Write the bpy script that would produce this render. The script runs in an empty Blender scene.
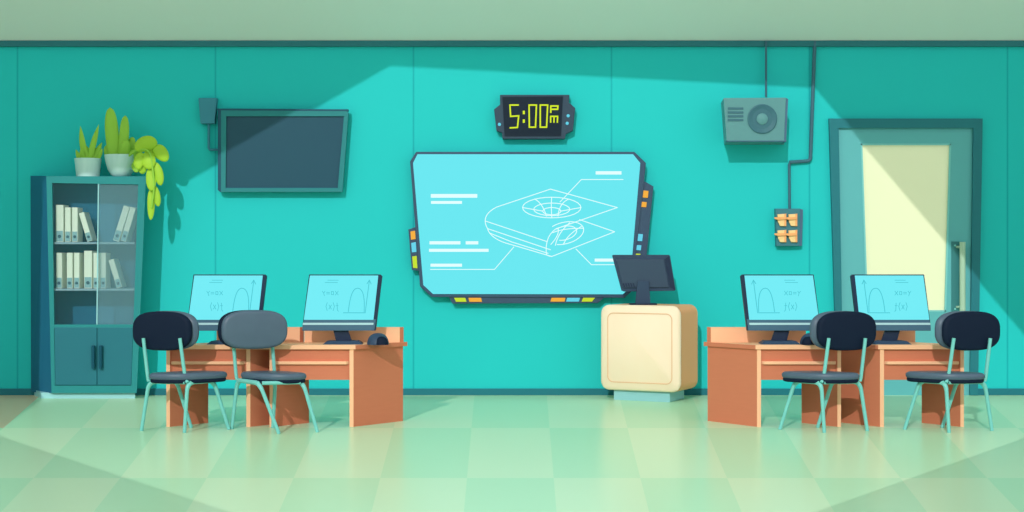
import bpy, bmesh, math
from mathutils import Vector, Matrix
C = bpy.context.scene.collection
PI = math.pi
F = 1512.0            # focal length in pixels of a 1024x512 frame
HC = 1.593            # eye height
DW = 17.32            # distance of the back wall
def W(px, py, d): return Vector(((px-512)*d/F, d, HC-(py-256)*d/F))
def X(px, d): return (px-512)*d/F
def Z(py, d): return HC-(py-256)*d/F

# ------------------------------------------------------------------ materials
def lin(c): 
    c = c/255.0
    return c/12.92 if c <= .04045 else ((c+.055)/1.055)**2.4
def L3(rgb): return (lin(rgb[0]), lin(rgb[1]), lin(rgb[2]), 1)
MATS = {}
def mat(name, rgb, rough=.55, spec=.2, metal=0, emit=0, erg=None, coat=0):
    if name in MATS: return MATS[name]
    m = bpy.data.materials.new(name); m.use_nodes = True
    b = m.node_tree.nodes['Principled BSDF']
    b.inputs['Base Color'].default_value = L3(rgb)
    b.inputs['Roughness'].default_value = rough
    b.inputs['Specular IOR Level'].default_value = spec
    b.inputs['Metallic'].default_value = metal
    b.inputs['Coat Weight'].default_value = coat
    b.inputs['Coat Roughness'].default_value = .15
    if emit:
        b.inputs['Emission Color'].default_value = L3(erg or rgb)
        b.inputs['Emission Strength'].default_value = emit
    MATS[name] = m
    return m
def grained(name, rgb, rgb2, scale=(2, 2, 30), rough=.5, spec=.2):
    """a base colour with faint streaks of a second one"""
    m = mat(name, rgb, rough, spec); nt = m.node_tree
    tc = nt.nodes.new('ShaderNodeTexCoord'); mp = nt.nodes.new('ShaderNodeMapping'); nz = nt.nodes.new('ShaderNodeTexNoise')
    mp.inputs['Scale'].default_value = scale; nz.inputs['Scale'].default_value = 3
    mx = nt.nodes.new('ShaderNodeMix'); mx.data_type = 'RGBA'
    mx.inputs[6].default_value = L3(rgb); mx.inputs[7].default_value = L3(rgb2)
    nt.links.new(tc.outputs['Object'], mp.inputs[0]); nt.links.new(mp.outputs[0], nz.inputs['Vector'])
    nt.links.new(nz.outputs['Fac'], mx.inputs[0]); nt.links.new(mx.outputs[2], nt.nodes['Principled BSDF'].inputs['Base Color'])
    return m
def mnode(nt, op, a, b=None, c=None):
    n = nt.nodes.new('ShaderNodeMath'); n.operation = op
    for i, v in enumerate((a, b, c)):
        if v is None: continue
        if isinstance(v, (int, float)): n.inputs[i].default_value = v
        else: nt.links.new(v, n.inputs[i])
    return n.outputs[0]
def glass(name, tint, pale_mix, rough=.03):
    m = bpy.data.materials.new(name); m.use_nodes = True; nt = m.node_tree; nt.nodes.clear()
    out = nt.nodes.new('ShaderNodeOutputMaterial'); tr = nt.nodes.new('ShaderNodeBsdfTransparent'); df = nt.nodes.new('ShaderNodeBsdfDiffuse')
    gl = nt.nodes.new('ShaderNodeBsdfGlossy'); fr = nt.nodes.new('ShaderNodeFresnel'); m1 = nt.nodes.new('ShaderNodeMixShader'); m2 = nt.nodes.new('ShaderNodeMixShader')
    tr.inputs[0].default_value = (.96, .98, .98, 1); df.inputs[0].default_value = L3(tint); gl.inputs['Roughness'].default_value = rough
    fr.inputs[0].default_value = 1.12; m1.inputs[0].default_value = pale_mix
    nt.links.new(tr.outputs[0], m1.inputs[1]); nt.links.new(df.outputs[0], m1.inputs[2])
    nt.links.new(fr.outputs[0], m2.inputs[0]); nt.links.new(m1.outputs[0], m2.inputs[1]); nt.links.new(gl.outputs[0], m2.inputs[2])
    nt.links.new(m2.outputs[0], out.inputs[0])
    return m

# wall: seams between tall painted panels
def wall_material():
    m = mat('teal_wall_paint', (20, 205, 193), .6, .15); nt = m.node_tree; b = nt.nodes['Principled BSDF']
    g = nt.nodes.new('ShaderNodeNewGeometry'); s = nt.nodes.new('ShaderNodeSeparateXYZ'); nt.links.new(g.outputs['Position'], s.inputs[0])
    step = 198*DW/F; x0 = X(611.5, DW)
    q = mnode(nt, 'DIVIDE', mnode(nt, 'SUBTRACT', s.outputs[0], x0-50*step-.5*step), step)
    d = mnode(nt, 'ABSOLUTE', mnode(nt, 'SUBTRACT', mnode(nt, 'FRACT', q), .5))
    seam = mnode(nt, 'LESS_THAN', d, .0095/step)
    nz = nt.nodes.new('ShaderNodeTexNoise'); nz.inputs['Scale'].default_value = .35
    mx0 = nt.nodes.new('ShaderNodeMix'); mx0.data_type = 'RGBA'
    mx0.inputs[6].default_value = L3(WALL_A); mx0.inputs[7].default_value = L3(WALL_B)
    nt.links.new(nz.outputs['Fac'], mx0.inputs[0])
    mx = nt.nodes.new('ShaderNodeMix'); mx.data_type = 'RGBA'; mx.inputs[7].default_value = L3((24, 176, 184))
    nt.links.new(seam, mx.inputs[0]); nt.links.new(mx0.outputs[2], mx.inputs[6]); nt.links.new(mx.outputs[2], b.inputs['Base Color'])
    return m
WALL_A = (36, 199, 201); WALL_B = (38, 201, 203)
# floor: two tones of pale green tile, rows parallel to the wall, columns slightly fanned
def floor_material():
    m = mat('pale_green_floor_tile', (190, 228, 185), .25, .05); nt = m.node_tree; b = nt.nodes['Principled BSDF']
    g = nt.nodes.new('ShaderNodeNewGeometry'); s = nt.nodes.new('ShaderNodeSeparateXYZ'); nt.links.new(g.outputs['Position'], s.inputs[0])
    y1 = F*HC/(428-256); y2 = F*HC/(478-256); row = y1-y2; apex = -8.7
    r = mnode(nt, 'FLOOR', mnode(nt, 'DIVIDE', mnode(nt, 'SUBTRACT', s.outputs[1], y1-20*row), row))
    r = mnode(nt, 'MINIMUM', r, 20)
    k = mnode(nt, 'DIVIDE', s.outputs[0], mnode(nt, 'SUBTRACT', s.outputs[1], apex))
    w = 78*y1/F/(y1-apex); u0 = (549.5-512)*y1/F/(y1-apex)
    c = mnode(nt, 'FLOOR', mnode(nt, 'DIVIDE', mnode(nt, 'SUBTRACT', k, u0-60*w), w))
    ck = mnode(nt, 'MODULO', mnode(nt, 'ADD', r, c), 2)
    mx = nt.nodes.new('ShaderNodeMix'); mx.data_type = 'RGBA'
    mx.inputs[6].default_value = L3((208, 240, 200)); mx.inputs[7].default_value = L3((191, 236, 195))
    nt.links.new(ck, mx.inputs[0])
    tan = mnode(nt, 'MULTIPLY', mnode(nt, 'GREATER_THAN', r, 19.5), mnode(nt, 'LESS_THAN', c, 52.5))     # left corner tiles tinted tan: the floor's unlit area put into the colour
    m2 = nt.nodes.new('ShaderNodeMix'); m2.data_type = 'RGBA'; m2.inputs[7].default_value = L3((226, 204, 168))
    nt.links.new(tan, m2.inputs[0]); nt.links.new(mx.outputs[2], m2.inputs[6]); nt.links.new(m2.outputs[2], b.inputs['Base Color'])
    return m

# ------------------------------------------------------------------ mesh helpers
def finish(bm, smooth):
    bmesh.ops.recalc_face_normals(bm, faces=bm.faces)
    if smooth:
        for f in bm.faces: f.smooth = True
def obj(name, bm, mats, parent=None, smooth=False, angle=35):
    """link bm (built in world coordinates) as one mesh object, its origin at the parent's"""
    finish(bm, smooth)
    me = bpy.data.meshes.new(name); bm.to_mesh(me); bm.free()
    o = bpy.data.objects.new(name, me); C.objects.link(o)
    for m in (mats if isinstance(mats, (list, tuple)) else [mats]): me.materials.append(m)
    if parent is not None:
        o.parent = parent
        wl = Vector((0, 0, 0)); p = parent
        while p: wl += p.location; p = p.parent
        me.transform(Matrix.Translation(-wl))
    else:
        zs = [v.co for v in me.vertices]
        lo = Vector((min(v.x for v in zs)+max(v.x for v in zs), min(v.y for v in zs)+max(v.y for v in zs), 2*min(v.z for v in zs)))/2
        me.transform(Matrix.Translation(-lo)); o.location = lo
    if smooth: me.set_sharp_from_angle(angle=math.radians(angle))
    return o
def tag(o, label, cat, group=None):
    o['label'] = label; o['category'] = cat
    if group: o['group'] = group
    return o
def thing(name, label, cat, loc, group=None):
    o = bpy.data.objects.new(name, None); C.objects.link(o); o.location = loc; o.empty_display_size = .1
    return tag(o, label, cat, group)
def struct(o): o['kind'] = 'structure'; return o
def prism(bm, front, back, bevel=0, mi=0):
    """solid between two polygons of world points with the same count"""
    a = [bm.verts.new(p) for p in front]; b = [bm.verts.new(p) for p in back]; n = len(a)
    fs = [bm.faces.new(a), bm.faces.new(list(reversed(b)))]
    for i in range(n): fs.append(bm.faces.new((a[i], b[i], b[(i+1) % n], a[(i+1) % n])))
    for f in fs: f.material_index = mi
    if bevel:
        bmesh.ops.recalc_face_normals(bm, faces=fs)
        es = list({e for f in fs for e in f.edges})
        bmesh.ops.bevel(bm, geom=es, offset=bevel, segments=2, profile=.6, affect='EDGES', clamp_overlap=True)
    return fs
def plate(bm, poly, d, t, bevel=0, mi=0, dx=0, dz=0):
    """polygon of pixels seen at distance d, as a slab of thickness t going away from the viewer (back shifted dx, dz metres)"""
    f = [W(x, y, d) for x, y in poly]
    return prism(bm, f, [p+Vector((dx, t, dz)) for p in f], bevel, mi)
def rect(x0, y0, x1, y1): return [(x0, y0), (x1, y0), (x1, y1), (x0, y1)]
def box(bm, lo, hi, bevel=0, mi=0):
    (a, b, c), (d, e, f) = lo, hi
    return prism(bm, [Vector(v) for v in ((a, b, c), (d, b, c), (d, b, f), (a, b, f))], [Vector(v) for v in ((a, e, c), (d, e, c), (d, e, f), (a, e, f))], bevel, mi)
def slab(name, poly, d, t, m, parent, bevel=0, **k):
    bm = bmesh.new(); plate(bm, poly, d, t, bevel, **k); return obj(name, bm, m, parent)
def loft(bm, rings, cap=True, mi=0):
    R = [[bm.verts.new(p) for p in r] for r in rings]
    for a, b in zip(R, R[1:]):
        n = len(a)
        for i in range(n): bm.faces.new((a[i], a[(i+1) % n], b[(i+1) % n], b[i])).material_index = mi
    if cap: bm.faces.new(list(reversed(R[0]))).material_index = mi; bm.faces.new(R[-1]).material_index = mi
def catmull(pts, n=8):
    out = []; P = [pts[0]*2-pts[1]]+pts+[pts[-1]*2-pts[-2]]
    for i in range(1, len(P)-2):
        for k in range(n):
            t = k/n; a, b, c, d = P[i-1:i+3]
            out.append(.5*((2*b)+(c-a)*t+(2*a-5*b+4*c-d)*t*t+(3*b-a-3*c+d)*t**3))
    return out+[pts[-1]]
def fillet(pts, r, n=6):
    out = [pts[0]]
    for a, b, c in zip(pts, pts[1:], pts[2:]):
        u = (a-b); v = (c-b); k = min(r, u.length*.48, v.length*.48); p = b+u.normalized()*k; q = b+v.normalized()*k
        for i in range(n+1):
            t = i/n; out.append((1-t)**2*p+2*t*(1-t)*b+t*t*q)
    return out+[pts[-1]]
def tube(bm, pts, r, n=10, mi=0):
    rs = r if isinstance(r, (list, tuple)) else [r]*len(pts)
    t0 = (pts[1]-pts[0]).normalized(); up = Vector((0, 0, 1)) if abs(t0.z) < .9 else Vector((1, 0, 0))
    u = t0.cross(up).normalized(); rings = []
    for i, p in enumerate(pts):
        t = (pts[min(i+1, len(pts)-1)]-pts[max(i-1, 0)]).normalized()
        u = (u-t*u.dot(t)).normalized(); v = t.cross(u)
        rings.append([p+(u*math.cos(2*PI*k/n)+v*math.sin(2*PI*k/n))*rs[i] for k in range(n)])
    loft(bm, rings, True, mi)
def pad(bm, c, u, v, t, n=2.6, N=48, edge=.3, mi=0, dome=.0):
    """cushion: superellipse with half axes u, v and full thickness vector t, rounded rim"""
    L = []
    ul, vl = u.length, v.length; e = edge*t.length
    for k in range(5): a = k/4*PI/2; L.append((e*(1-math.sin(a)), (1-math.cos(a))*edge))
    L = L+[(i, 1-o) for i, o in reversed(L)]
    rings = []
    for ins, off in L:
        r = []
        for i in range(N):
            a = 2*PI*i/N; ca, sa = math.cos(a), math.sin(a)
            p = abs(ca)**(2/n)*(1 if ca >= 0 else -1)*(1-ins/ul); q = abs(sa)**(2/n)*(1 if sa >= 0 else -1)*(1-ins/vl)
            r.append(c+u*p+v*q+t*(off-.5))
        rings.append(r)
    loft(bm, rings, True, mi)
def lathe(bm, c, prof, n=32, axis='z', mi=0):
    rings = []
    for r, h in prof:
        if axis == 'z': rings.append([c+Vector((r*math.cos(2*PI*k/n), r*math.sin(2*PI*k/n), h)) for k in range(n)])
        else: rings.append([c+Vector((r*math.cos(2*PI*k/n), h, r*math.sin(2*PI*k/n))) for k in range(n)])
    loft(bm, rings, True, mi)
def stroke(bm, pts, d, w, t=.003, closed=False):
    """flat line of pixel width w through pixel points at distance d, thickness t towards the viewer"""
    P = [Vector((x, y)) for x, y in pts]
    segs = list(zip(P, P[1:]))+([(P[-1], P[0])] if closed else [])
    for a, b in segs:
        if (b-a).length < 1e-6: continue
        q = (b-a).normalized(); nrm = Vector((-q.y, q.x))*w/2; ex = q*w*.42
        plate(bm, [tuple(a-ex+nrm), tuple(b+ex+nrm), tuple(b+ex-nrm), tuple(a-ex-nrm)], d, t)
def rrect(cx, cy, hx, hy, r, n=5):
    out = []
    for sx, sy, a0 in ((1, 1, 0), (-1, 1, 90), (-1, -1, 180), (1, -1, 270)):
        for i in range(n+1):
            a = math.radians(a0+90*i/n); out.append((cx+sx*(hx-r)+r*math.cos(a), cy+sy*(hy-r)+r*math.sin(a)))
    return out
def ell(cx, cy, rx, ry, a0=0, a1=360, n=28, rot=0):
    o = []; cr, sr = math.cos(math.radians(rot)), math.sin(math.radians(rot))
    for i in range(n+1):
        a = math.radians(a0+(a1-a0)*i/n); x, y = rx*math.cos(a), ry*math.sin(a); o.append((cx+x*cr-y*sr, cy+x*sr+y*cr))
    return o

# ------------------------------------------------------------------ palette
M_trim = mat('dark_teal_trim', (34, 118, 132), .5)
M_crown = mat('dark_teal_crown', (42, 118, 128), .5)
M_ceil = mat('sage_ceiling_paint', (236, 244, 240), .8, .1)
M_rear = mat('white_sun_mask', (235, 240, 235), .8, .1)
M_wing = mat('pale_side_paint', (225, 238, 232), .7, .1)
M_cabf = mat('cabinet_teal_paint', (42, 142, 146), .5)
M_cabd = mat('cabinet_door_teal', (40, 118, 134), .5)
M_cabs = mat('cabinet_side_shade', (34, 104, 138), .5)  # darker copy of the cabinet paint: the left side's shade, coloured in
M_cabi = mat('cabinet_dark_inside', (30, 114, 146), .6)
M_shelf = mat('lilac_shelf_edge', (150, 180, 195), .5)
M_handle = mat('dark_handle', (22, 84, 104), .4)
M_plinth = mat('pale_blue_plinth', (165, 222, 228), .3)
M_binder = mat('pale_binder_cover', (245, 250, 232), .6)
M_blabel = mat('blue_grey_binder_label', (150, 190, 195), .6)
M_hole = mat('dark_finger_hole', (60, 98, 112), .6)
M_pot = grained('pale_pot_glaze', (186, 224, 222), (205, 236, 234), (8, 8, 1), .35, .4)
M_leafd = grained('olive_leaf', (152, 204, 70), (158, 208, 76), (4, 4, 4), .5, .2)
M_leafl = grained('lime_leaf', (172, 212, 60), (162, 206, 58), (4, 4, 4), .5, .2)
M_tvf = mat('tv_teal_frame', (42, 132, 138), .45)
M_tve = mat('tv_dark_edge', (30, 84, 108), .45)
M_tvs = mat('tv_grey_screen', (44, 84, 104), .3, .15)
M_box = mat('slate_teal_box', (62, 138, 160), .5)
M_cord = mat('slate_cord', (66, 110, 128), .5)
M_spk = mat('speaker_grey_teal', (98, 150, 155), .5)
M_spkd = mat('speaker_dark', (66, 112, 126), .5)
M_spke = mat('speaker_edge', (80, 112, 140), .5)
M_plate = mat('switch_plate_grey', (66, 126, 140), .5)
M_switch = mat('peach_switch', (255, 214, 150), .5)
M_lever = mat('orange_lever', (252, 178, 116), .5)
M_frame = grained('slate_board_frame', (58, 78, 104), (64, 86, 112), (3, 3, 3), .45)
M_board = mat('cyan_board_glow', (10, 30, 32), .25, .15, emit=.92, erg=(108, 238, 248))
M_line = mat('white_board_ink', (20, 30, 30), .4, .1, emit=1.0, erg=(226, 255, 255))
M_bo = mat('orange_button', (120, 80, 20), .4, emit=.75, erg=(252, 178, 62))
M_bb = mat('sky_button', (30, 90, 110), .4, emit=.75, erg=(108, 222, 244))
M_bg = mat('lime_button', (90, 110, 10), .4, emit=.75, erg=(206, 226, 50))
M_clock = mat('clock_slate', (54, 72, 92), .45)
M_clockface = mat('clock_navy_face', (18, 34, 52), .3, .2)
M_digit = mat('lime_digit', (60, 70, 0), .4, emit=.95, erg=(214, 234, 30))
M_mon = grained('monitor_navy', (50, 68, 94), (54, 74, 100), (3, 3, 3), .45)
M_mone = mat('monitor_dark_edge', (34, 48, 74), .45)
M_monb = mat('monitor_blue_chin', (70, 104, 128), .45)
M_strip = mat('pale_chin_strip', (176, 214, 222), .4)
M_scr = mat('cyan_screen_glow', (10, 30, 32), .25, .15, emit=.95, erg=(118, 240, 250))
M_ink = mat('teal_screen_ink', (10, 40, 44), .4, .1, emit=.85, erg=(78, 208, 222))
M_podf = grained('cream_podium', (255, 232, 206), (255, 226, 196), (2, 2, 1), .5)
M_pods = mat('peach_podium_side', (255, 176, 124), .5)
M_podl = mat('podium_groove', (238, 190, 150), .5)
M_podb = mat('podium_grey_base', (150, 205, 212), .4)
M_wood = grained('terracotta_laminate', (212, 126, 96), (207, 122, 92), (2, 2, 14), .5, .15)
M_edge = mat('peach_lit_edge', (252, 192, 152), .5, .15)  # desk faces that catch the light, their brightness put into the colour
M_steel = grained('aqua_chair_tube', (128, 208, 200), (112, 194, 192), (3, 3, 3), .35, .35)
M_navy = mat('navy_shell', (18, 31, 52), .6, .1)
M_slate = grained('slate_cushion', (74, 92, 112), (80, 100, 120), (3, 3, 3), .42, .4)
M_doorf = mat('door_frame_teal', (40, 122, 134), .5)
M_doorl = mat('door_leaf_grey_teal', (100, 182, 188), .5)
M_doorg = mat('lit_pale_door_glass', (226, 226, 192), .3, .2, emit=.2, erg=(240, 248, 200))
M_doorr = mat('door_glass_rim', (130, 205, 205), .5)
M_dplate = mat('door_dark_plate', (62, 130, 134), .4)
M_dbar = mat('pale_brass_bar', (176, 206, 182), .35, .4)

# ------------------------------------------------------------------ room
def quad(name, pts, m, t=None):
    bm = bmesh.new(); f = [Vector(p) for p in pts]
    prism(bm, f, [p+Vector(t) for p in f]); o = obj(name, bm, m); return struct(o)
YR = -1.6
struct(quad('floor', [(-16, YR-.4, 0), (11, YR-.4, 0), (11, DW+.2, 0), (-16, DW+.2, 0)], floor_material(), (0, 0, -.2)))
HW = Z(43, DW)
wallm = wall_material()
# back wall with the doorway cut out
dx0, dx1, dzt = X(841, DW), X(970, DW), Z(125, DW)
bm = bmesh.new()
for lo, hi in (((-10, DW, 0), (dx0, DW+.2, HW+.2)), ((dx1, DW, 0), (10, DW+.2, HW+.2)), ((dx0, DW, dzt), (dx1, DW+.2, HW+.2))): box(bm, lo, hi)
struct(obj('wall_back', bm, wallm))
SL = .62
quad('ceiling', [(-10, DW+.2, HW-.2*SL), (10, DW+.2, HW-.2*SL), (10, DW-6, HW+6*SL), (-10, DW-6, HW+6*SL)], M_ceil, (0, 0, .2))
bm = bmesh.new(); box(bm, (-10, DW-.05, Z(46.2, DW-.05)), (10, DW, HW+.02)); struct(obj('trim_1', bm, M_crown))
bm = bmesh.new()
box(bm, (-10, DW-.025, 0), (dx0, DW, Z(388.5, DW)), .004); box(bm, (dx1, DW-.025, 0), (10, DW, Z(388.5, DW)), .004)
struct(obj('baseboard_back', bm, M_trim))
for nm, x, s in (('wall_left', -10, -.2), ('wall_right', 10, .2)):
    quad(nm, [(x, DW-5, 0), (x, DW, 0), (x, DW, HW), (x, DW-5, HW+5*SL)], M_wing, (s, 0, 0))
# unseen rear wall added to mask the sun, opening cut to the lit outline
AX, KZ = .22, .5
def wallp(px, py): return W(px, py, DW)
def floorp(px, py): d = F*HC/(py-256); return Vector((X(px, d), d, 0))
lit = [wallp(390, 66), wallp(815, 88), wallp(1075, 395), floorp(1032, 435), floorp(815, 512), floorp(640, 580), floorp(420, 580), floorp(230, 512), floorp(-6, 434), wallp(48, 395), wallp(60, 196), wallp(158, 186), wallp(192, 179)]
hole = [Vector((p.x-AX*(p.y-YR), YR, p.z+KZ*(p.y-YR))) for p in lit]
bm = bmesh.new()
outer = [bm.verts.new(v) for v in ((-16, YR, 0), (11, YR, 0), (11, YR, 14.6), (-16, YR, 14.6))]; inner = [bm.verts.new(v) for v in hole]
es = []
for loop in (outer, inner):
    for i in range(len(loop)): es.append(bm.edges.new((loop[i], loop[(i+1) % len(loop)])))
bmesh.ops.triangle_fill(bm, use_beauty=True, use_dissolve=False, edges=es)
bmesh.ops.recalc_face_normals(bm, faces=bm.faces)
ext = bmesh.ops.extrude_face_region(bm, geom=list(bm.faces))
cen = sum(hole, Vector())/len(hole)
for v in [g for g in ext['geom'] if isinstance(g, bmesh.types.BMVert)]:
    inn = any((v.co-h).length < 1e-4 for h in hole); v.co.y -= .25
    if inn: v.co += (Vector((v.co.x, 0, v.co.z))-Vector((cen.x, 0, cen.z))).normalized()*.16
struct(obj('sun_mask_wall', bm, M_rear))

# door
d0 = thing('door_1', 'grey teal door with a pale lit glass pane and long bar handle', 'door', (X(906, DW), DW, 0)); struct(d0)
DD = DW-.06
bm = bmesh.new()
plate(bm, [(829.3, 118.5), (982.7, 118.5), (973.5, 128), (838.8, 128)], DD, .1)
zf = 395.3
plate(bm, [(829.3, 118.5), (838.8, 128), (843.5, zf), (837.5, zf)], DD, .1); plate(bm, [(982.7, 118.5), (973.5, 128), (970, zf), (978, zf)], DD, .1)
obj('door_frame', bm, M_doorf, d0)
DL = DW-.02
bm = bmesh.new()
plate(bm, [(838, 127), (974, 127), (950.5, 144.3), (861.6, 144.3)], DL, .05); plate(bm, [(838, 127), (861.6, 144.3), (867.5, 311), (843, zf)], DL, .05)
plate(bm, [(974, 127), (950.5, 144.3), (945.4, 311), (970.5, zf)], DL, .05); plate(bm, [(867.5, 311), (945.4, 311), (970.5, zf), (843, zf)], DL, .05)
leaf = obj('door_leaf', bm, M_doorl, d0)
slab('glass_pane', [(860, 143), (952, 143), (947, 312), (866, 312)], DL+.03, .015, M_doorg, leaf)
bm = bmesh.new(); 
for a, b in (((861.6, 144.3), (950.5, 144.3)), ((861.6, 144.3), (867.5, 311)), ((950.5, 144.3), (945.4, 311)), ((867.5, 311), (945.4, 311))): stroke(bm, [a, b], DL-.004, 1.6, .02)
obj('glazing_bead', bm, M_doorr, leaf)
hp = slab('handle_plate', rect(951.5, 241.5, 959.5, 312.5), DL-.008, .012, M_dplate, leaf)
bm = bmesh.new(); tube(bm, [W(962.5, 242, DL-.07), W(962.5, 311, DL-.07)], .034, 12)
for y in (247, 307): tube(bm, [W(962, y, DL-.07), W(956.5, y, DL)], .014, 8)
obj('door_handle', bm, M_dbar, leaf, True)
bm = bmesh.new()
for y in (245.5, 309): lathe(bm, W(955, y, DL-.008), [(.012, 0), (.012, -.006), (.006, -.01)], 12, 'y')
obj('bolt', bm, M_doorr, hp)

# ------------------------------------------------------------------ cabinet
DC = 16.86; DBK = DW-.02
cab = thing('bookcase', 'tall teal bookcase with glazed upper doors holding white binders', 'bookcase', (X(93, DC), DC, 0))
TL, TR, BL, BR = (46.3, 176), (146, 177), (51.5, 393), (136.8, 393)
def lerp(a, b, t): return (a[0]+(b[0]-a[0])*t, a[1]+(b[1]-a[1])*t)
def edge_x(y, a, b): return a[0]+(b[0]-a[0])*(y-a[1])/(b[1]-a[1])
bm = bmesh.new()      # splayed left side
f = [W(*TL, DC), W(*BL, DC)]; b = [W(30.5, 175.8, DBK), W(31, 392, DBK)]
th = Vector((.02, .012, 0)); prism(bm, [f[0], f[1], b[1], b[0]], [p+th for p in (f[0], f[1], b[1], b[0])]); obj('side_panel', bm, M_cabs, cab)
bm = bmesh.new()
f = [W(*TR, DC), W(*BR, DC)]; b = [W(143.5, 177, DBK), W(135.5, 392, DBK)]; f = [p.lerp(q, .08) for p, q in zip(f, b)]
prism(bm, [f[0], f[1], b[1], b[0]], [p+Vector((-.02, 0, 0)) for p in (f[0], f[1], b[1], b[0])]); obj('side_panel', bm, M_cabf, cab)
bm = bmesh.new(); plate(bm, [(32, 177), (142, 177), (134.5, 392), (33, 392)], DBK-.02, .02); obj('back_panel', bm, M_cabi, cab)
bm = bmesh.new()
zt, zb = Z(176.2, DC), Z(179.5, DC)
pts = [(X(TL[0]+.2, DC), DC+.004), (X(TR[0]-.2, DC), DC+.004), (X(143, DBK), DBK), (X(31, DBK), DBK)]
prism(bm, [Vector((x, y, zt)) for x, y in pts], [Vector((x, y, zb)) for x, y in pts]); obj('top_panel', bm, M_cabf, cab)
bm = bmesh.new()      # face frame
def ex(y, side):
    return edge_x(y, TL, BL) if side < 0 else edge_x(y, TR, BR)
IL0, IL1, IR0, IR1 = (52, 183), (55, 385.5), (138.2, 184.5), (131.3, 385.5)
plate(bm, [TL, TR, IR0, IL0], DC, .03, dx=-.0095); plate(bm, [TL, IL0, IL1, BL], DC, .03); plate(bm, [TR, BR, IR1, IR0], DC, .03, dx=-.0095); plate(bm, [IL1, IR1, BR, BL], DC, .03, dx=-.0095)
ml = edge_x(325, IL0, IL1); mr = edge_x(325, IR0, IR1)
plate(bm, [(ml, 324.5), (mr, 324.5), (mr, 328), (ml, 328)], DC, .03); obj('face_frame', bm, M_cabf, cab)
SHY = (243, 289.6)
for y in SHY:
    bm = bmesh.new(); z = Z(y-.9, DC+.04)
    pts = [(X(51.5, DC), DC+.045), (X(133.5, DC), DC+.045), (X(134.5, DBK), DBK-.03), (X(40, DBK), DBK-.03)]
    prism(bm, [Vector((x, y2, z)) for x, y2 in pts], [Vector((x, y2, z-.022)) for x, y2 in pts]); obj('shelf', bm, M_shelf, cab)
bm = bmesh.new(); z = Z(326, DC+.04); prism(bm, [Vector((x, y2, z)) for x, y2 in pts], [Vector((x, y2, z-.02)) for x, y2 in pts]); obj('deck_panel', bm, M_cabi, cab)
G1 = glass('clear_cabinet_glass', (120, 190, 200), .05); G2 = glass('reflection_tinted_glass', (150, 200, 212), .2)  # the right pane's pale veil paints in a reflection streak
mid0, mid1 = 98.4, 96.8
gd = slab('glass_door', [(51.5, 182.5), (mid0-.5, 183), (mid1-.5, 325.5), (ml-.5, 325.5)], DC+.012, .008, G1, cab)
gd2 = slab('glass_door', [(mid0+.5, 183), (138.5, 184), (mr+.5, 325.5), (mid1+.5, 325.5)], DC+.012, .008, G2, cab); gd2['label'] = 'right glass door, pale with a painted reflection'
slab('meeting_strip', [(mid0-.5, 182), (mid0+.5, 182), (mid1+.5, 326), (mid1-.5, 326)], DC+.004, .02, M_plinth, gd2)
DM = 97
def cabdoor(p, hx):
    d = slab('door', p, DC-.008, .03, M_cabd, cab, .004)
    bm = bmesh.new(); c0, c1 = W(hx, 345.5, DC-.04), W(hx, 368.5, DC-.04); r = .02
    tube(bm, [c0, c1], r, 10); 
    for q in (c0, c1): tube(bm, [q+Vector((0, 0, .03 if q is c1 else -.03)), q+Vector((0, .035, .03 if q is c1 else -.03))], .012, 8)
    obj('handle', bm, M_handle, d, True)
cabdoor([(ml+.3, 327.6), (DM-.25, 327.6), (DM-.25, 385), (IL1[0]+.2, 385)], 93.2)
cabdoor([(DM+.25, 327.6), (mr-.3, 327.6), (IR1[0]-.2, 385), (DM+.25, 385)], 100.6)
bm = bmesh.new(); pts = [(X(40, DC), DC+.05), (X(134, DC), DC+.05), (X(134, DBK), DBK), (X(34, DBK), DBK)]
z1 = Z(393, DC); prism(bm, [Vector((x, y2, 0)) for x, y2 in pts], [Vector((x, y2, z1)) for x, y2 in pts]); obj('plinth', bm, M_plinth, cab)
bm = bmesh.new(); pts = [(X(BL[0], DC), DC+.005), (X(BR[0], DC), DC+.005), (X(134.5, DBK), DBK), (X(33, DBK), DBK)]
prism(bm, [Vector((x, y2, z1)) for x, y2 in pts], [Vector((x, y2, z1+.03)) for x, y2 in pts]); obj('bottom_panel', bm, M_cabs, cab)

# binders
DBN = DC+.09
def binder_at(px0, px1, ytop, shelf, lean, label, group):
    """px0..px1 is the foot, lean the shift of the top in pixels"""
    ybot = SHY[shelf]-.9; zb = Z(SHY[shelf]-.9, DC+.04)+.002
    w = (px1-px0)*DBN/F; h = (ybot-ytop)*DBN/F; sh = lean*DBN/F; ang = math.atan2(sh, h); ln = h/math.cos(ang)-abs(w*math.sin(ang))
    o = thing('ring_binder', label, 'binder', (X((px0+px1)/2, DBN), DBN, zb), group)
    wb = w*math.cos(ang); lift = abs(wb/2*math.sin(ang))
    R = Matrix.Translation(o.location+Vector((0, 0, lift)))@Matrix.Rotation(ang, 4, 'Y')
    bm = bmesh.new(); box(bm, (-wb/2, 0, 0), (wb/2, .21, ln), .006); bm.transform(R); cov = obj('cover', bm, M_binder, o)
    bm = bmesh.new(); box(bm, (-wb*.43, -.003, ln*.02), (wb*.43, .004, ln*.30)); bm.transform(R); lab = obj('spine_label', bm, M_blabel, o)
    bm = bmesh.new(); lathe(bm, Vector((0, -.003, ln*.15)), [(min(.02, wb*.27), .003), (min(.02, wb*.27), -.003)], 14, 'y'); bm.transform(R); obj('finger_hole', bm, M_hole, o)
g0, g1 = 'binders on the upper shelf', 'binders on the lower shelf'
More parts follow.
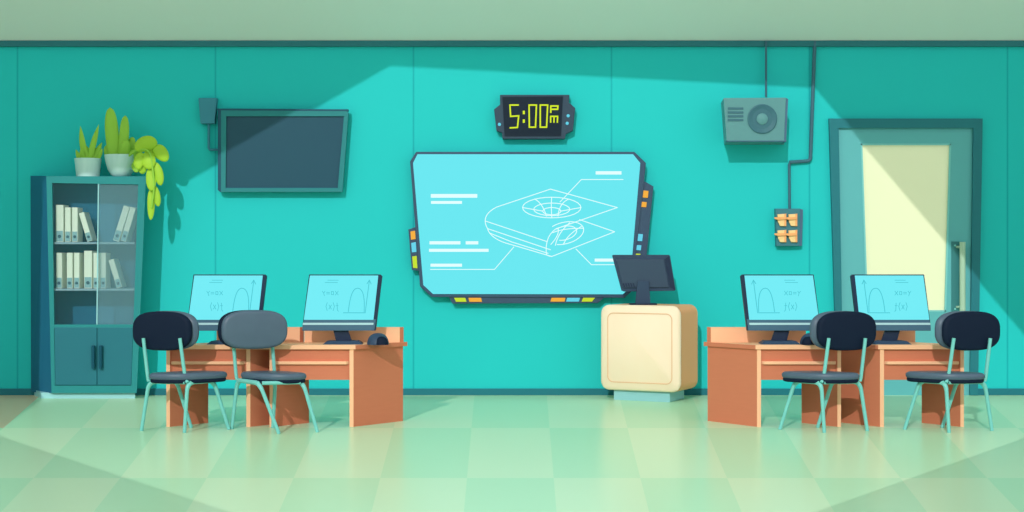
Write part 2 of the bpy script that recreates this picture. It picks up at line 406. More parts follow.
for a in ((55.7, 63.4, 205, 0, 0, 'thick white binder at the left end of the upper shelf', g0),
          (65, 70.5, 207.5, 0, 0, 'slim upright white binder second from left on the upper shelf', g0),
          (72, 77.6, 207.5, 0, 0, 'slim upright white binder third from left on the upper shelf', g0),
          (87, 92.6, 212, 0, -9, 'short white binder leaning left alone on the upper shelf', g0),
          (112.5, 119, 205.5, 0, 11.5, 'white binder leaning right, left one of the leaning pair on upper shelf', g0),
          (120.2, 126, 207, 0, 10.5, 'white binder leaning right at the right end of the upper shelf', g0),
          (56, 62, 253, 1, 0, 'upright white binder at the left end of the lower shelf', g1),
          (66.7, 72.5, 253, 1, 0, 'upright white binder second from left on the lower shelf', g1),
          (74, 79.4, 253, 1, 0, 'upright white binder third from left on the lower shelf', g1),
          (84, 92, 251, 1, 0, 'thick tallest white binder in the middle of the lower shelf', g1),
          (93.3, 98.8, 253, 1, 0, 'slim upright white binder just right of the thick one on lower shelf', g1),
          (100.4, 105.8, 253, 1, 0, 'rightmost upright white binder on the lower shelf', g1),
          (116.5, 122.3, 259, 1, -9, 'white binder leaning left at the right end of the lower shelf', g1)): binder_at(*a)

# plants on the cabinet
def blade(bm, pts, w, prof, thick=.35, flat=Vector((0, 1, 0)), n=12):
    c = catmull(pts, 14); N = len(c); rings = []
    for i, p in enumerate(c):
        t = i/(N-1); tg = (c[min(i+1, N-1)]-c[max(i-1, 0)]).normalized(); u = tg.cross(flat).normalized(); v = u.cross(tg)
        r = max(prof(t)*w, .0015)
        rings.append([p+u*r*math.cos(2*PI*k/n)+v*r*thick*math.sin(2*PI*k/n) for k in range(n)])
    loft(bm, rings)
spike = lambda t: (.55+.9*t)*(1-t**2.2)*.95 if t < 1 else 0
roundl = lambda t: max(0, (1-abs(2*t-1)**2.6))**.5*(.78+.22*t)
oval = lambda t: max(0, 1-(2*t-1)**2)**.55
def leafs(name, items, d, prof, m, parent, s):
    for it in items:
        p, w, dy = it[:-2], it[-2], it[-1]
        bm = bmesh.new(); n = len(p)
        blade(bm, [W(x, y, d+dy*i/(n-1)) for i, (x, y) in enumerate(p)], w*s*d/F, prof); obj(name, bm, m, parent, True, 60)
DP = 17.02; ztop = Z(176.2, DC)+.001
yb = 256-(ztop-HC)*F/DP
pl = thing('potted_plant', 'small spiky green plant in a pale tapered pot on the bookcase', 'potted plant', (X(88, DP), DP, ztop))
k = DP/F
bm = bmesh.new(); h = (yb-158.6)*k; lathe(bm, pl.location.copy(), [(11.3*k, 0), (13.2*k, h), (12.2*k, h), (11.8*k, h-.03)], 32); obj('pot', bm, M_pot, pl, True)
leafs('leaf', [((88, 163), (83, 146), (80.3, 126), 3.6, -.05), ((89, 163), (93, 145), (98.8, 124.5), 3.4, -.04), ((92, 163), (97, 152), (102, 142.5), 3.2, .03),
               ((84, 163), (79, 157), (75.8, 149.5), 2.8, .02), ((94, 163), (99, 156), (102.6, 148.5), 2.6, -.06), ((87, 164), (87.5, 154), (87, 146), 3.6, .05), ((91, 163), (93, 154), (95, 147), 3.2, .06), ((85,163),(82.5,155),(81,148),3,-.07)], DP, spike, M_leafd, pl, 1.22)
pb = thing('potted_plant', 'big bushy plant with round trailing leaves in a bowl pot on the bookcase', 'potted plant', (X(121, DP), DP, ztop))
bm = bmesh.new(); h = (yb-155)*k
lathe(bm, pb.location.copy(), [(7*k, 0), (10*k, h*.1), (12.8*k, h*.32), (15*k, h*.65), (16.4*k, h), (15.4*k, h), (14.8*k, h-.03)], 36); obj('bowl', bm, M_pot, pb, True)
leafs('leaf', [((114.5, 162), (112.5, 140), (110, 107.5), 7.2, -.03), ((121, 163), (123.5, 142), (125.3, 115.5), 5.2, -.06), ((124, 164), (128.5, 152), (133, 137), 5, .02),
               ((111, 163), (108.5, 155), (106.5, 145), 4.2, .04), ((119, 162), (117, 150), (116.5, 136), 6.4, .08), ((126, 164), (131.5, 157), (139, 150), 5.2, -.1), ((128, 160), (134, 164), (138, 172), 4.4, -.14), ((122,162),(124,155),(127,140),6,-.09)], DP, roundl, M_leafd, pb, 1.05)
bm = bmesh.new(); tube(bm, catmull([W(126, 158, DP-.1), W(138, 150, DP-.2), W(149, 152, DP-.24), W(152.5, 168, DP-.24), W(154, 188, DP-.24), W(151.5, 208, DP-.24)], 8), .012, 8); obj('trailing_stem', bm, M_leafd, pb, True)
leafs('trailing_leaf', [((134.5, 149.5), (146, 143.5), (157.5, 143), 6.6, -.02), ((153, 147), (160, 152), (167.5, 161), 6, .0), ((147, 151), (148.5, 160), (150.5, 169.5), 6.2, -.04), ((141.5, 152), (139, 161), (138.5, 169.5), 4.6, -.03),
               ((154.5, 162), (158, 173), (161, 185.5), 4.4, -.02), ((149.5, 168), (151, 180), (151.5, 191), 4.4, -.05), ((153.5, 185), (156, 195), (158.5, 206.5), 3.6, -.02), ((150, 190), (151, 205), (150.8, 220), 3.2, -.03), ((143, 163), (142.5, 169), (142, 174), 3.6, .02), ((144,149),(150,150),(157,154),5.5,.04)], DP-.2, oval, M_leafl, pb, 1.15)

# ------------------------------------------------------------------ television, junction box
DT = DW-.13
tv = thing('television', 'dark switched off flat screen hanging on the teal wall', 'television', tuple(W(281, 150, DW)))
bm = bmesh.new(); plate(bm, [(217.8, 109), (222.5, 109.2), (222.5, 191.7), (220, 192), (217.8, 190)], DT+.004, .09, 0); obj('edge_strip', bm, M_tve, tv)
bm = bmesh.new()
O = [(221, 109.5), (346.5, 110.3), (348.3, 112.5), (342.3, 191.9), (221, 191.9)]; I = [(226.2, 116.2), (344, 116.2), (344, 116.3), (337.8, 188), (225.6, 188)]
for i in range(5):
    j = (i+1) % 5; plate(bm, [O[i], O[j], I[j], I[i]], DT, .06)
obj('frame', bm, M_tvf, tv)
bm = bmesh.new(); plate(bm, O, DT+.06, .045); obj('back_shell', bm, M_tve, tv)
slab('screen', [(225, 115.3), (345, 115.3), (338.6, 189), (224.8, 189)], DT+.022, .02, M_tvs, tv)
bm = bmesh.new(); stroke(bm, [(217.8, 109.4), (347.5, 110.2)], DT-.003, 1.8, .06); stroke(bm, [(226, 187.6), (338, 187.6), (344, 116)], DT+.012, 1.6, .01); obj('trim', bm, M_tve, tv)
bm = bmesh.new(); plate(bm, rect(250, 125, 310, 176), DT+.1, .035); obj('wall_mount', bm, M_tve, tv)
jb = tag(slab('junction_box', [(198.3, 98), (216.6, 98), (214.6, 123.6), (200.4, 123.6)], DW-.09, .09, M_box, None, .008), 'small slate box on the wall left of the dark television', 'junction box')
bm = bmesh.new(); tube(bm, fillet([W(208.8, 123.8, DW-.045), W(208.8, 149.8, DW-.045), W(219.0, 149.8, DW-.045)], .03), .014, 10)
tag(obj('cable', bm, M_box, None, True), 'short bent cable from the small slate box to the television', 'cable')

# ------------------------------------------------------------------ clock
DK = DW-.12
ck = thing('digital_clock', 'dark digital wall clock showing 5:00 pm in lime digits', 'clock', tuple(W(534, 138, DW)))
slab('housing', [(500, 94.8), (569.5, 94.8), (568.8, 102.5), (575.3, 108), (573, 130.6), (565.8, 134), (565, 138.8), (502.5, 138.8), (502, 132.6), (496.4, 130.6), (494, 109.4), (500, 104.6)], DK, .12, M_clock, ck, .006)
face = slab('face', [(502.3, 96.9), (563, 96.4), (561, 136.2), (504.6, 136.2)], DK-.006, .01, M_clockface, ck)
def zc(p): return [(480+x/7.317, 80+y/7.317) for x, y in p]
DG = DK-.011; WD = 1.45
def digit(pts, w=WD, closed=False):
    bm = bmesh.new(); stroke(bm, zc(pts), DG, w, .006, closed); obj('digit', bm, M_digit, face)
digit([(280, 183), (219, 183), (224, 266), (283, 262), (274, 347), (221, 350)])
slab('colon_dot', zc(rect(313, 225, 328, 250)), DG, .006, M_digit, face); slab('colon_dot', zc(rect(313, 288, 328, 313)), DG, .006, M_digit, face)
digit([(359, 183), (413, 183), (406, 345), (361, 345)], WD, True); digit([(441, 183), (495, 183), (487, 345), (441, 345)], WD, True)
bm = bmesh.new(); stroke(bm, zc([(518, 236), (518, 190), (570, 190), (568, 214), (520, 214)]), DG, 1.5, .006); obj('letter', bm, M_digit, face)
bm = bmesh.new(); stroke(bm, zc([(517, 308), (517, 266), (568, 266), (566, 308)]), DG, 1.4, .006); stroke(bm, zc([(542, 266), (541, 308)]), DG, 1.4, .006); obj('letter', bm, M_digit, face)
for x, y in ((142, 325), (645, 262), (638, 317)):
    p = zc([(x, y)])[0]; bm = bmesh.new(); lathe(bm, W(*p, DK), [(1.6*DK/F, .002), (1.6*DK/F, -.008), (.9*DK/F, -.012)], 14, 'y'); obj('indicator_light', bm, M_bb, ck)

# ------------------------------------------------------------------ interactive board
DBD = DW-.14
bd = thing('interactive_board', 'big glowing cyan board with a white line drawing in a slate frame', 'board', tuple(W(528, 300, DW)))
slab('frame', [(410, 161.5), (416, 151.8), (634.5, 151.8), (646, 163), (644, 184), (631.5, 291.5), (624.5, 297.8), (431.5, 297), (420, 286.5)], DBD, .11, M_frame, bd, .008)
scr = slab('screen', [(413, 163), (417.5, 154.2), (633, 154.2), (640.3, 163), (629.5, 288), (622.8, 294.3), (433, 294), (423.3, 285)], DBD-.012, .02, M_board, bd)
DI = DBD-.016
for r in ((430.8, 194, 477.3, 197.7), (431, 201, 462, 203.8), (429.5, 241.2, 460.4, 244.4), (465.7, 241.2, 478.3, 244.4), (429, 248.8, 488.6, 251.8), (430.5, 263.7, 462, 266.7), (595.7, 171.2, 621.5, 174.5), (594.7, 258.6, 615, 261.6)):
    slab('caption_bar', rect(*r), DI, .004, M_line, scr)
for p in ([(430.5, 269.4), (494.5, 269.4), (513.8, 247)], [(623, 179.5), (581.4, 179.5), (560, 202)], [(614, 264.7), (591.4, 264.7), (576, 249)]):
    bm = bmesh.new(); stroke(bm, p, DI, .75, .004); obj('leader_line', bm, M_line, scr)
def zb_(p): return [(400+x/2.227, 80+y/2.227) for x, y in p]
bm = bmesh.new(); LW = .8
def bez(p0, p1, p2, n=10): return [((1-t)**2*p0[0]+2*t*(1-t)*p1[0]+t*t*p2[0], (1-t)**2*p0[1]+2*t*(1-t)*p1[1]+t*t*p2[1]) for t in [i/n for i in range(n+1)]]
for p in ([(215, 283), (335, 243), (484, 284), (348, 331)], bez((215, 283), (178, 302), (195, 331)), [(190, 314), (328, 360)], [(195, 331), (335, 378)],
          bez((195, 331), (200, 350), (232, 362)), [(232, 362), (338, 393), (478, 338), (400, 311)], bez((348, 331), (322, 348), (326, 388)), bez((326, 388), (328, 392), (338, 393)), [(200, 341), (250, 361), (330, 386)],
          ell(338, 284, 65, 23), ell(338, 288, 40, 14), ell(338, 292, 20, 8), [(273, 284), (318, 292)], [(403, 284), (358, 292)], bez((300, 265), (318, 275), (326, 303)), bez((376, 265), (354, 275), (352, 303)), bez((338, 261), (336, 276), (338, 306)),
          ell(366, 341, 44, 24, -120, 120, 24, -14), ell(366, 341, 28, 15, -120, 120, 20, -14), bez((346, 368), (352, 340), (378, 318)), bez((364, 366), (372, 345), (404, 326)), bez((340, 340), (362, 330), (409, 330)), bez((336, 366), (356, 345), (352, 330))):
    stroke(bm, zb_(p), DI, LW, .004)
obj('line_drawing', bm, M_line, scr)
def module(poly, btns):
    m = slab('control_strip', poly, DBD+.015, .08, M_frame, bd, .004)
    for c, q in btns: slab('button', q, DBD+.005, .015, {'o': M_bo, 'b': M_bb, 'g': M_bg}[c], m, .002)
module([(408.3, 229.5), (417, 226.5), (421, 271), (411.8, 270)], [('o', [(410.4, 231.5), (415, 230.7), (415.6, 239), (411, 239.8)]), ('b', [(411.2, 243), (415.8, 242), (416.4, 252), (411.9, 252.4)]), ('g', [(412.2, 256.5), (416.6, 255.8), (417.4, 268.3), (413.1, 267.8)])])
module([(640, 180), (646, 182), (653.5, 186.5), (646, 262), (640, 272), (630, 276)], [('o', [(643.6, 190.4), (648.6, 191), (647.8, 197.9), (642.8, 197.4)]), ('o', [(642, 201.7), (646.8, 202.2), (646.2, 207.2), (641.4, 206.9)]),
        ('b', [(638.4, 233.9), (643, 234.2), (642.2, 241.2), (637.6, 240.9)]), ('b', [(637, 245), (641.4, 245.3), (640.8, 250.4), (636.4, 250)]), ('g', [(636, 253.6), (640.5, 253.8), (640, 260), (635.4, 260)])])
module([(447, 294.5), (606, 294.5), (603.6, 298), (598, 303), (452.4, 303.6), (449, 297)], [('g', [(454, 297.8), (465.2, 297.8), (466.5, 301.8), (456, 301.8)]), ('o', [(468.4, 297.8), (481, 297.8), (482, 301.8), (469.4, 301.8)]),
        ('o', [(551.6, 297.8), (565.4, 297.8), (564.6, 301.6), (550.4, 301.6)]), ('b', [(567.2, 297.8), (580.2, 297.8), (578.8, 301.6), (566.2, 301.6)]), ('g', [(583.2, 297.8), (595, 297.8), (592, 301.6), (581.6, 301.6)])])

# ------------------------------------------------------------------ loudspeaker and its cord
DS = DW-.42
sp = thing('loudspeaker', 'grey boxy loudspeaker hanging on the wall from a cord', 'loudspeaker', tuple(W(755, 141, DS+.2)))
bm = bmesh.new()
f = [W(*p, DS) for p in ((723.5, 98), (786, 97.6), (784, 141), (726.6, 141))]
bk = [p+Vector((.03, .42, -.01)) for p in f]
bk[1] += Vector((.05, 0, 0)); bk[2] += Vector((.05, 0, 0)); prism(bm, f, bk, .006); obj('cabinet', bm, M_spk, sp)
bm = bmesh.new(); plate(bm, [(786, 97.9), (788.2, 99), (786.2, 141.9), (784, 141)], DS+.01, .3); stroke(bm, [(726.8, 141), (784.4, 141)], DS-.002, .9, .06); obj('edge_trim', bm, M_spke, sp)
for y in (107.4, 111.3, 115.1, 118.9): slab('slot', rect(727.8, y, 743.4, y+2.2), DS-.006, .012, M_spkd, sp)
bm = bmesh.new(); kk = DS/F; lathe(bm, W(762.2, 119, DS), [(14.8*kk, .004), (14.8*kk, -.012), (13.8*kk, -.016), (10*kk, -.004), (6*kk, -.004)], 40, 'y'); obj('cone', bm, M_spkd, sp)
bm = bmesh.new(); lathe(bm, W(762.2, 119, DS-.004), [(5.8*kk, .004), (5.6*kk, -.008), (3.4*kk, -.02), (.5*kk, -.024)], 28, 'y'); obj('dust_cap', bm, M_spk, sp, True)
bm = bmesh.new(); q = W(766, 97, DW-.07); tube(bm, [q, Vector((q.x, q.y, Z(42, DW)))], .0125, 10); tag(obj('cable', bm, M_cord, None, True), 'straight cord hanging the grey loudspeaker from the ceiling', 'cable')

# switches and conduit
DQ = DW-.1
sw = thing('switch_panel', 'grey wall panel with four peach switches left of the door', 'switch panel', tuple(W(788, 246, DW)))
bm = bmesh.new(); plate(bm, [(775.6, 208.6), (800.3, 208.6), (799.3, 246), (776.6, 246)], DQ, .1, .004); obj('plate', bm, M_plate, sw)
bm = bmesh.new(); plate(bm, [(800.3, 208.8), (803, 209.6), (802, 245.6), (799.3, 246)], DQ+.01, .09); obj('side_trim', bm, M_spke, sw)
def zq(p, ox=0, oy=0): return [(765+(x+ox)/8.54, 195+(y+oy)/8.54) for x, y in p]
for ox, oy in ((0, 0), (94, 0), (0, 138), (94, 138)):
    bm = bmesh.new(); f = [W(*p, DQ-.03) for p in zq([(108, 165), (180, 160), (180, 266), (130, 264), (112, 230)], ox, oy)]
    prism(bm, f, [p+Vector((0, .034, 0)) for p in f], .003); s = obj('switch', bm, M_switch, sw)
    bm = bmesh.new(); plate(bm, zq([(80, 190), (180, 186), (180, 208), (112, 212), (84, 204)], ox, oy), DQ-.05, .025, .002); plate(bm, zq([(166, 162), (182, 158), (182, 266), (166, 262)], ox, oy), DQ-.034, .03); obj('lever', bm, M_lever, s)
bm = bmesh.new(); cd = [W(814.8, 41, DW-.035), W(810.3, 160.8, DW-.035), W(789.2, 162.3, DW-.035), W(789.6, 208.9, DW-.035)]
cd[0].z -= .0
tube(bm, fillet(cd[:3], .04), .021, 10); tube(bm, fillet([cd[1]+Vector((-.04, 0, -.003)), cd[2], cd[3]], .04), .016, 10)
tag(obj('conduit', bm, M_cord, None, True), 'stepped slate conduit running down the wall to the switch panel', 'conduit')

# ------------------------------------------------------------------ podium
DPD = 16.52
pod = thing('podium', 'cream rounded podium with a peach side under a black monitor', 'podium', (X(648, DPD), DPD+.3, 0))
sP = F/DPD
yaw = math.radians(-27)
Rz = Matrix.Translation((X(649, DPD+.3), DPD+.29, 0))@Matrix.Rotation(yaw, 4, 'Z')
def podbox(bm, cx, hx, y0, y1, z0, z1, r, mi=0):
    cz = (z0+z1)/2; o = rrect(cx, cz, hx, (z1-z0)/2, r, 6)
    a = [Vector((x, y0, z)) for x, z in o]; b = [Vector((x, y1, z)) for x, z in o]; prism(bm, a, b, 0, mi)
PZ0, PZ1 = Z(391.5, DPD), Z(305.4, DPD); PHX = .468; PY0, PY1 = -.28, .28
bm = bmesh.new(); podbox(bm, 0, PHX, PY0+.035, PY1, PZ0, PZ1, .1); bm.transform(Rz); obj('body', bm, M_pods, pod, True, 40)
bm = bmesh.new()
o1 = rrect(0, (PZ0+PZ1)/2, PHX, (PZ1-PZ0)/2, .1, 6); o2 = rrect(0, (PZ0+PZ1)/2, PHX-.02, (PZ1-PZ0)/2-.02, .09, 6)
loft(bm, [[Vector((x, PY0+.05, z)) for x, z in o1], [Vector((x, PY0+.02, z)) for x, z in o1], [Vector((x, PY0, z)) for x, z in o2]]); bm.transform(Rz); fp = obj('front_panel', bm, M_podf, pod, True, 50)
bm = bmesh.new(); a = rrect(0, (PZ0+PZ1)/2, PHX-.085, (PZ1-PZ0)/2-.085, .07, 6); b = rrect(0, (PZ0+PZ1)/2, PHX-.095, (PZ1-PZ0)/2-.095, .06, 6); n = len(a)
for i in range(n):
    j = (i+1) % n; q = [a[i], a[j], b[j], b[i]]; prism(bm, [Vector((x, PY0-.004, z)) for x, z in q], [Vector((x, PY0+.004, z)) for x, z in q])
bm.transform(Rz); obj('inset_line', bm, M_podl, fp)
bm = bmesh.new(); podbox(bm, 0, .33, PY0+.06, PY1-.06, .0, PZ0+.01, .01); bm.transform(Rz); obj('base', bm, M_podb, pod)
# monitor on the podium, seen from behind
DM_ = 16.76
pm = thing('monitor', 'black monitor seen from behind, standing on the cream podium', 'monitor', (X(645, DM_), DM_+.1, PZ1))
bm = bmesh.new(); plate(bm, [(612.3, 255.6), (613.2, 254.8), (668.8, 254.8), (670.2, 256), (675.6, 289.6), (674.6, 290.8), (624, 291.6), (621.6, 290.6)], DM_, .05, .004); obj('housing', bm, M_mon, pm)
bm = bmesh.new(); plate(bm, [(664.6, 259), (669, 256), (675, 289.5), (670.2, 287.4)], DM_-.008, .02); obj('edge_strip', bm, M_mone, pm)
bm = bmesh.new(); plate(bm, [(616, 259.5), (664, 259.5), (669, 287.5), (623.5, 288)], DM_-.018, .03, .008); bp = obj('back_cover', bm, mat('monitor_back', (58, 76, 98), .45), pm)
bm = bmesh.new()
for i in range(5): plate(bm, [(622.5+i*2.5, 283), (623.9+i*2.5, 283), (625.1+i*2.5, 287), (623.6+i*2.5, 287)], DM_-.022, .01)
obj('vent', bm, M_mone, bp)
bm = bmesh.new(); plate(bm, [(637.6, 281), (649, 281), (650.6, 304.2), (635.4, 304.2)], DM_-.05, .035, .004); obj('neck', bm, M_mon, pm)
bm = bmesh.new(); f = rrect(X(643, DM_), DM_, .15, .11, .05, 5); prism(bm, [Vector((x, y, PZ1+.0005)) for x, y in f], [Vector((x, y, PZ1+.016)) for x, y in f]); obj('foot', bm, M_mone, pm)

# ------------------------------------------------------------------ desks
DF, DB = 14.1, 14.6
SKX = X(403, DB)-X(353.5, DF)
def desk(p, mir, tx0, tx1, label, group):
    """p = pixel of the outer face of the tall closed side at the front, in unmirrored coordinates; mir flips about the picture's middle"""
    m = lambda x: (1024-x if mir else x)
    sg = -1 if mir else 1
    SK = SKX*(.93 if mir else 1)
    def V(x, y, z): return Vector((X(m(x), DF)+sg*SK*(y-DF)/(DB-DF), y, z))      # x as a front pixel, pushed back along the desk's slant
    zt = Z(345, DF); tt = 4.2*DF/F
    r = thing('computer_desk', label, 'desk', (X(m(p-42), DF), (DF+DB)/2, 0), group)
    def panel(x0, x1, y1, nm):
        bm = bmesh.new(); z0, z1 = 0, zt-tt
        fr = [V(x0, DF, z0), V(x1, DF, z0), V(x1, DF, z1), V(x0, DF, z1)]; bk = [V(x0, y1, z0), V(x1, y1, z0), V(x1, y1, z1), V(x0, y1, z1)]
        fs = prism(bm, fr, bk); fs[0].material_index = 1; obj(nm, bm, [M_wood, M_edge], r)
    panel(p-4, p, DB, 'side_panel'); panel(p-84, p-80.4, DF+.34, 'side_panel')
    bm = bmesh.new()
    fr = [V(tx0, DF-.015, zt-tt), V(tx1, DF-.015, zt-tt), V(tx1, DF-.015, zt), V(tx0, DF-.015, zt)]; bk = [V(tx0, DB+.01, zt-tt), V(tx1, DB+.01, zt-tt), V(tx1, DB+.01, zt), V(tx0, DB+.01, zt)]
    fs = prism(bm, fr, bk); fs[2+1].material_index = 1; fs[2+3].material_index = 1; obj('tabletop', bm, [M_edge, M_wood], r)
    bm = bmesh.new(); a0, a1 = p-80.4, p-4; z0, z1 = Z(380, DF), zt-tt
    prism(bm, [V(a0, DF+.02, z0), V(a1, DF+.02, z0), V(a1, DF+.02, z1), V(a0, DF+.02, z1)], [V(a0, DF+.3, z0), V(a1, DF+.3, z0), V(a1, DF+.3, z1), V(a0, DF+.3, z1)]); dr = obj('drawer', bm, M_wood, r)
    bm = bmesh.new(); z0, z1 = Z(364.4, DF), Z(361.3, DF)
    prism(bm, [V(p-78, DF-.01, z0), V(p-6.5, DF-.01, z0), V(p-6.5, DF-.01, z1), V(p-78, DF-.01, z1)], [V(p-78, DF+.03, z0), V(p-6.5, DF+.03, z0), V(p-6.5, DF+.03, z1), V(p-78, DF+.03, z1)], .004); obj('pull_rail', bm, M_edge, dr)
    bm = bmesh.new(); y0 = DB-.04; z1 = Z(327, DB); b1 = p+.6; b0 = max(p-98.0, tx0+.5)
    fr = [V(b0, y0, zt), V(b1, y0, zt), V(b1, y0, z1), V(b0, y0, z1)]; bk = [V(b0, DB, zt), V(b1, DB, zt), V(b1, DB, z1), V(b0, DB, z1)]
    fs = prism(bm, fr, bk); fs[2+1].material_index = 1; fs[2+3].material_index = 1; obj('back_board', bm, [M_edge, M_wood], r)
    return r
gd_ = 'computer desks'
desk(250.3, False, 164.5, 253, 'terracotta computer desk nearest the bookcase', gd_)
desk(353.5, False, 254.3, 357, 'terracotta computer desk with a mouse, just left of the glowing board', gd_)
desk(1024-757, True, 1024-855, 1024-754, 'terracotta computer desk beside the podium', gd_)
desk(1024-880, True, 1024-968, 1024-876.5, 'terracotta computer desk in front of the door', gd_)

# ------------------------------------------------------------------ monitors on the desks
DN = 14.27; ZT = Z(345, DF)
GLYPHS = ([[(395, 92), (455, 92)]], [[(400, 104), (470, 104)]], [[(395, 150), (412, 170)], [(412, 150), (395, 170)]], [[(422, 152), (434, 152), (434, 168), (422, 168), (422, 152)]], [[(444, 156), (462, 156)]], [[(444, 164), (462, 164)]],
          [[(470, 150), (478, 160), (486, 150)], [(478, 160), (474, 174)]], [[(402, 212), (400, 250), (394, 256)], [(396, 226), (408, 226)]], [[(424, 210), (417, 230), (424, 252)]], [[(434, 222), (448, 244)], [(448, 222), (434, 244)]], [[(458, 210), (465, 230), (458, 252)]])
def monitor(ox, mir, label):
    m = (lambda x, y: (1024-x+ox, y)) if mir else (lambda x, y: (x+ox, y))
    P = lambda pts: [m(x, y) for x, y in pts]
    sg = -1 if mir else 1
    r = thing('desktop_monitor', label, 'monitor', (X(m(342, 0)[0], DN), DN+.06, ZT), 'monitors on the computer desks')
    slab('housing', P([(309, 274.5), (380.2, 274.5), (382, 276.2), (375.6, 330.6), (302.3, 330.8), (302.4, 326)]), DN+.004, .06, M_mone, r, .003)
    slab('chin', P([(304, 319.3), (376, 319.3), (374.4, 330.6), (302.3, 330.6), (302.4, 326)]), DN-.004, .03, M_monb, r, .002)
    slab('chin_strip', P([(303, 322.8), (373.6, 322.8), (373.3, 324.9), (302.7, 324.9)]), DN-.007, .008, M_strip, r)
    s = slab('screen', P([(309.9, 275.5), (378.2, 275.5), (373.4, 319.8), (303.8, 319.8)]), DN-.006, .012, M_scr, r)
    bm = bmesh.new()
    # the graph, drawn in coordinates of the right-hand monitor
    mp = lambda x, y: m(1122.8-(700+x/5.69), 265+y/5.69)
    for p in ([(304, 88), (328, 272)], [(328, 272), (452, 272)], [(294, 108), (304, 86), (317, 106)], bez((334, 266), (326, 132), (372, 132)), bez((372, 132), (410, 132), (424, 266))): stroke(bm, [mp(x, y) for x, y in p], DN-.0085, .7, .003)
    obj('graph', bm, M_ink, s)
    for g in GLYPHS:
        bm = bmesh.new()
        for p in g: stroke(bm, [mp(x+86, y+(y-160)*.08) for x, y in p], DN-.0085, .55, .003)
        obj('formula_mark', bm, M_ink, s)
    yb = 256+(HC-ZT)*F/(DN+.05); dz = yb-345
    slab('neck', P([(332.5, 328), (347.2, 328), (351.5, 342+dz), (336, 342+dz)]), DN+.035, .03, M_mone, r, .002)
    bm = bmesh.new(); cx = X(m(343.5, 0)[0], DN)
    lo = [(cx-.185, DN-.09), (cx+.185, DN-.09), (cx+.175, DN+.15), (cx-.175, DN+.15)]; hi = [(cx-.15, DN-.05), (cx+.15, DN-.05), (cx+.14, DN+.12), (cx-.14, DN+.12)]
    prism(bm, [Vector((x, y, ZT+.0005)) for x, y in lo], [Vector((x, y, ZT+.03)) for x, y in hi]); obj('foot', bm, M_mon, r)
    return r
monitor(-115.6, False, 'glowing cyan monitor on the desk nearest the bookcase')
monitor(0, False, 'glowing cyan monitor beside a mouse, left of the big board')
monitor(98.8, True, 'glowing cyan monitor on the desk beside the podium')
monitor(209.2, True, 'glowing cyan monitor in front of the door')
def mouse(px, d, mir, label):
    o = thing('computer_mouse', label, 'mouse', (X(px, d), d, ZT), 'computer mice')
    R = 11*d/F; h = .106; sg = -1 if mir else 1
    def shell(bm, a0, a1, grow):
        rings = []
        for i in range(9):
            a = i/8*PI/2; rr = R*math.cos(a)**.8 if i < 8 else .002; rings.append([o.location+Vector((rr*grow*math.cos(t), rr*1.15*grow*math.sin(t), .0005+h*grow*math.sin(a))) for t in [2*PI*k/28 for k in range(28)]])
        loft(bm, rings)
    bm = bmesh.new(); shell(bm, 0, 1, 1); obj('shell', bm, M_mon, o, True, 60)
    bm = bmesh.new(); c = o.location+Vector((sg*R*.40, -R*.82, 0))
    rings = []
    for i in range(7):
        a = i/6*PI/2; rr = R*.62*math.cos(a)**.8 if i < 6 else .002; rings.append([c+Vector((rr*math.cos(t), rr*.75*math.sin(t), .0008+h*.74*math.sin(a))) for t in [2*PI*k/24 for k in range(24)]])
    loft(bm, rings); obj('button', bm, M_navy, o, True, 60)
mouse(378, 14.2, False, 'dark rounded mouse on the desk left of the glowing board')
mouse(811, 14.2, True, 'dark rounded mouse on the desk beside the podium')

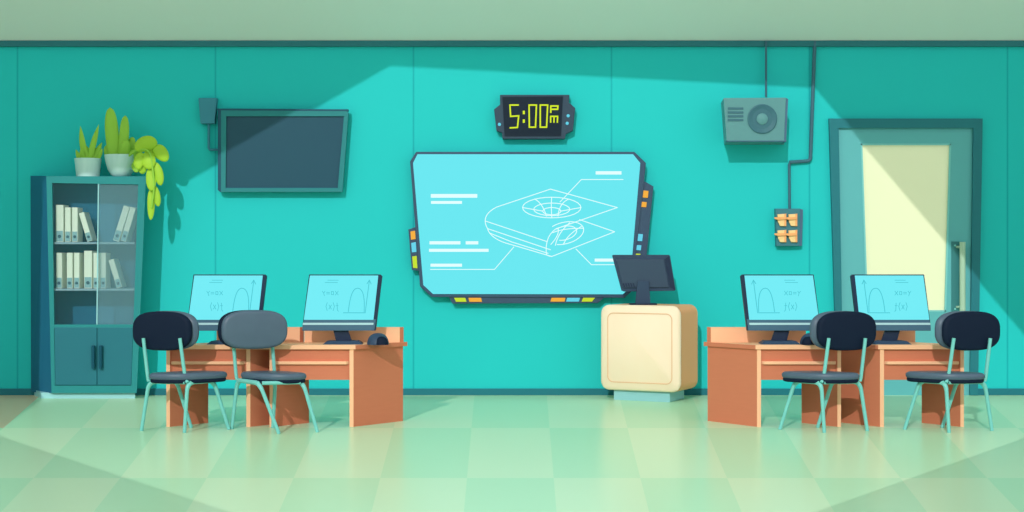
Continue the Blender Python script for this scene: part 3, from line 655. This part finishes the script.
# ------------------------------------------------------------------ chairs
def chair(kind, mir, ox, label):
    """kind 0: seen from behind, kind 1: turned towards the viewer"""
    fx = (lambda x: 1024-x+ox) if mir else (lambda x: x+ox)
    P = lambda x, y, d: W(fx(x), y, d)
    floor_pt = lambda x, d: Vector((X(fx(x), d), d, .0))
    sx = -1 if mir else 1
    ZS = .452
    def at(x, d, z): return Vector((X(fx(x), d), d, z))
    if kind == 0:
        feet = [(141.5, 13.77), (184.5, 13.63), (191.3, 14.02), (229, 13.87)]; tops = [(149, 13.77), (187.5, 13.63), (176, 14.0), (213.5, 13.86)]
        cen = (188.5, 13.80); hr, hf = (24.5, -.06), (23.5, .17)
    else:
        feet = [(231.8, 13.91), (272.8, 14.01), (279, 13.54), (317.5, 13.66)]; tops = [(237.5, 13.91), (275.5, 14.01), (259.5, 13.56), (303, 13.67)]
        cen = (273.5, 13.79); hr, hf = (23, .06), (21.5, -.18)
    q = [at(*f, 0) for f in feet]; root = thing('office_chair', label, 'chair', sum(q, Vector())/4, 'chairs at the computer desks')
    T = [at(*t, ZS) for t in tops]
    order = [0, 1, 3, 2]
    for i in range(4):
        # each leg rises, bends and runs a little way along the seat rail
        inward = {0: T[1], 1: T[3], 2: T[0], 3: T[1]}[i] if kind == 0 else {0: T[2], 1: T[0], 2: T[0], 3: T[1]}[i]
        bm = bmesh.new(); p = fillet([q[i]+Vector((0, 0, .001)), T[i], T[i].lerp(inward, .55)], .085, 8)
        tube(bm, p, [.0165+.0045*min(1, k/4) for k in range(len(p))], 10); obj('leg', bm, M_steel, root, True, 60)
    bm = bmesh.new()
    for a, b in ((0, 1), (1, 3), (3, 2), (2, 0)): tube(bm, [T[a].lerp(T[b], .06), T[a].lerp(T[b], .94)], .018, 10)
    obj('seat_rail', bm, M_steel, root, True, 60)
    s = 13.75/F; c = at(*cen, ZS)
    u = Vector((sx*hr[0]*s, hr[1], 0)); v = Vector((sx*hf[0]*s, hf[1], 0))
    bm = bmesh.new(); pad(bm, c+Vector((0, 0, .05)), u, v, Vector((0, 0, .064)), 2.7, 56, .45); obj('seat', bm, M_slate, root, True, 60)
    bm = bmesh.new(); pad(bm, c+Vector((0, 0, .012)), u*.97, v*.97, Vector((0, 0, .045)), 2.7, 56, .4); obj('seat_shell', bm, M_navy, root, True, 60)
    if kind == 0:
        bc = at(162.3, 13.77, 0); bc.z = Z(331, 13.77); uu = Vector((sx*31.2*s, -.10, 0)); tv_ = Vector((sx*.055, .065, .004))
        sh, cu = bc, bc+Vector((sx*.05, .05, .004))
    else:
        bc = at(254.6, 13.86, 0); bc.z = Z(329.6, 13.86); uu = Vector((sx*31.2*s, .10, 0)); tv_ = Vector((sx*.04, -.06, .0))
        cu, sh = bc, bc+Vector((-sx*.042, .05, .0))
    vv = Vector((0, 0, 19.6*s))
    bm = bmesh.new(); pad(bm, sh, uu, vv, tv_*.7, 2.9, 60, .45); obj('backrest_shell', bm, M_navy, root, True, 60)
    bm = bmesh.new(); pad(bm, cu, uu*1.0, vv, tv_*.9, 2.9, 60, .5); obj('backrest', bm, M_slate, root, True, 60)
    if kind == 0:
        st = [[P(144.2, 338, 13.79), at(147.6, 13.77, ZS+.06), T[0]], [P(180.6, 338, 13.66), at(185.0, 13.65, ZS+.06), T[1]]]
        for w in st: w[0].y -= .03
    else:
        st = [[P(232.5, 338, 13.89), at(236, 13.92, ZS+.06), T[0]], [P(271.5, 338, 13.99), at(274.5, 14.01, ZS+.06), T[1]]]
        for w in st: w[0].y += .03
    for w in st:
        bm = bmesh.new(); tube(bm, catmull(w, 8), .0165, 10); obj('strut', bm, M_steel, root, True, 60)
    return root
chair(0, False, 0, 'dark chair seen from behind, in front of the bookcase side desk')
chair(1, False, 0, 'slate chair turned towards the viewer, its front cushion showing')
chair(0, True, 1008.8-1024, 'dark chair seen from behind, at the desk beside the podium')
chair(0, True, 1133.5-1024, 'dark chair seen from behind, right of the door, nearest the right edge')

# ------------------------------------------------------------------ light and camera
SUN = 1.6; AMB = 1.06
w = bpy.data.worlds.new('World'); bpy.context.scene.world = w; w.use_nodes = True
w.node_tree.nodes['Background'].inputs[0].default_value = (1, .985, 1, 1); w.node_tree.nodes['Background'].inputs[1].default_value = AMB
ld = bpy.data.lights.new('sun', 'SUN'); ld.energy = SUN; ld.angle = math.radians(.12); ld.color = (1, .97, .95)
lo = bpy.data.objects.new('sun', ld); C.objects.link(lo); lo.location = (-6, -6, 8); lo.rotation_euler = Vector((AX, 1, -KZ)).to_track_quat('-Z', 'Y').to_euler()
cd_ = bpy.data.cameras.new('camera'); co = bpy.data.objects.new('camera', cd_); C.objects.link(co); co.location = (0, 0, HC); co.rotation_euler = (PI/2, 0, 0)
cd_.sensor_width = 36; cd_.lens = F/1024*36; cd_.clip_end = 200
sc = bpy.context.scene; sc.camera = co
vs = sc.view_settings; vs.view_transform = 'Standard'; vs.look = 'None'; vs.gamma = 1; vs.use_curve_mapping = False; vs.exposure = 0
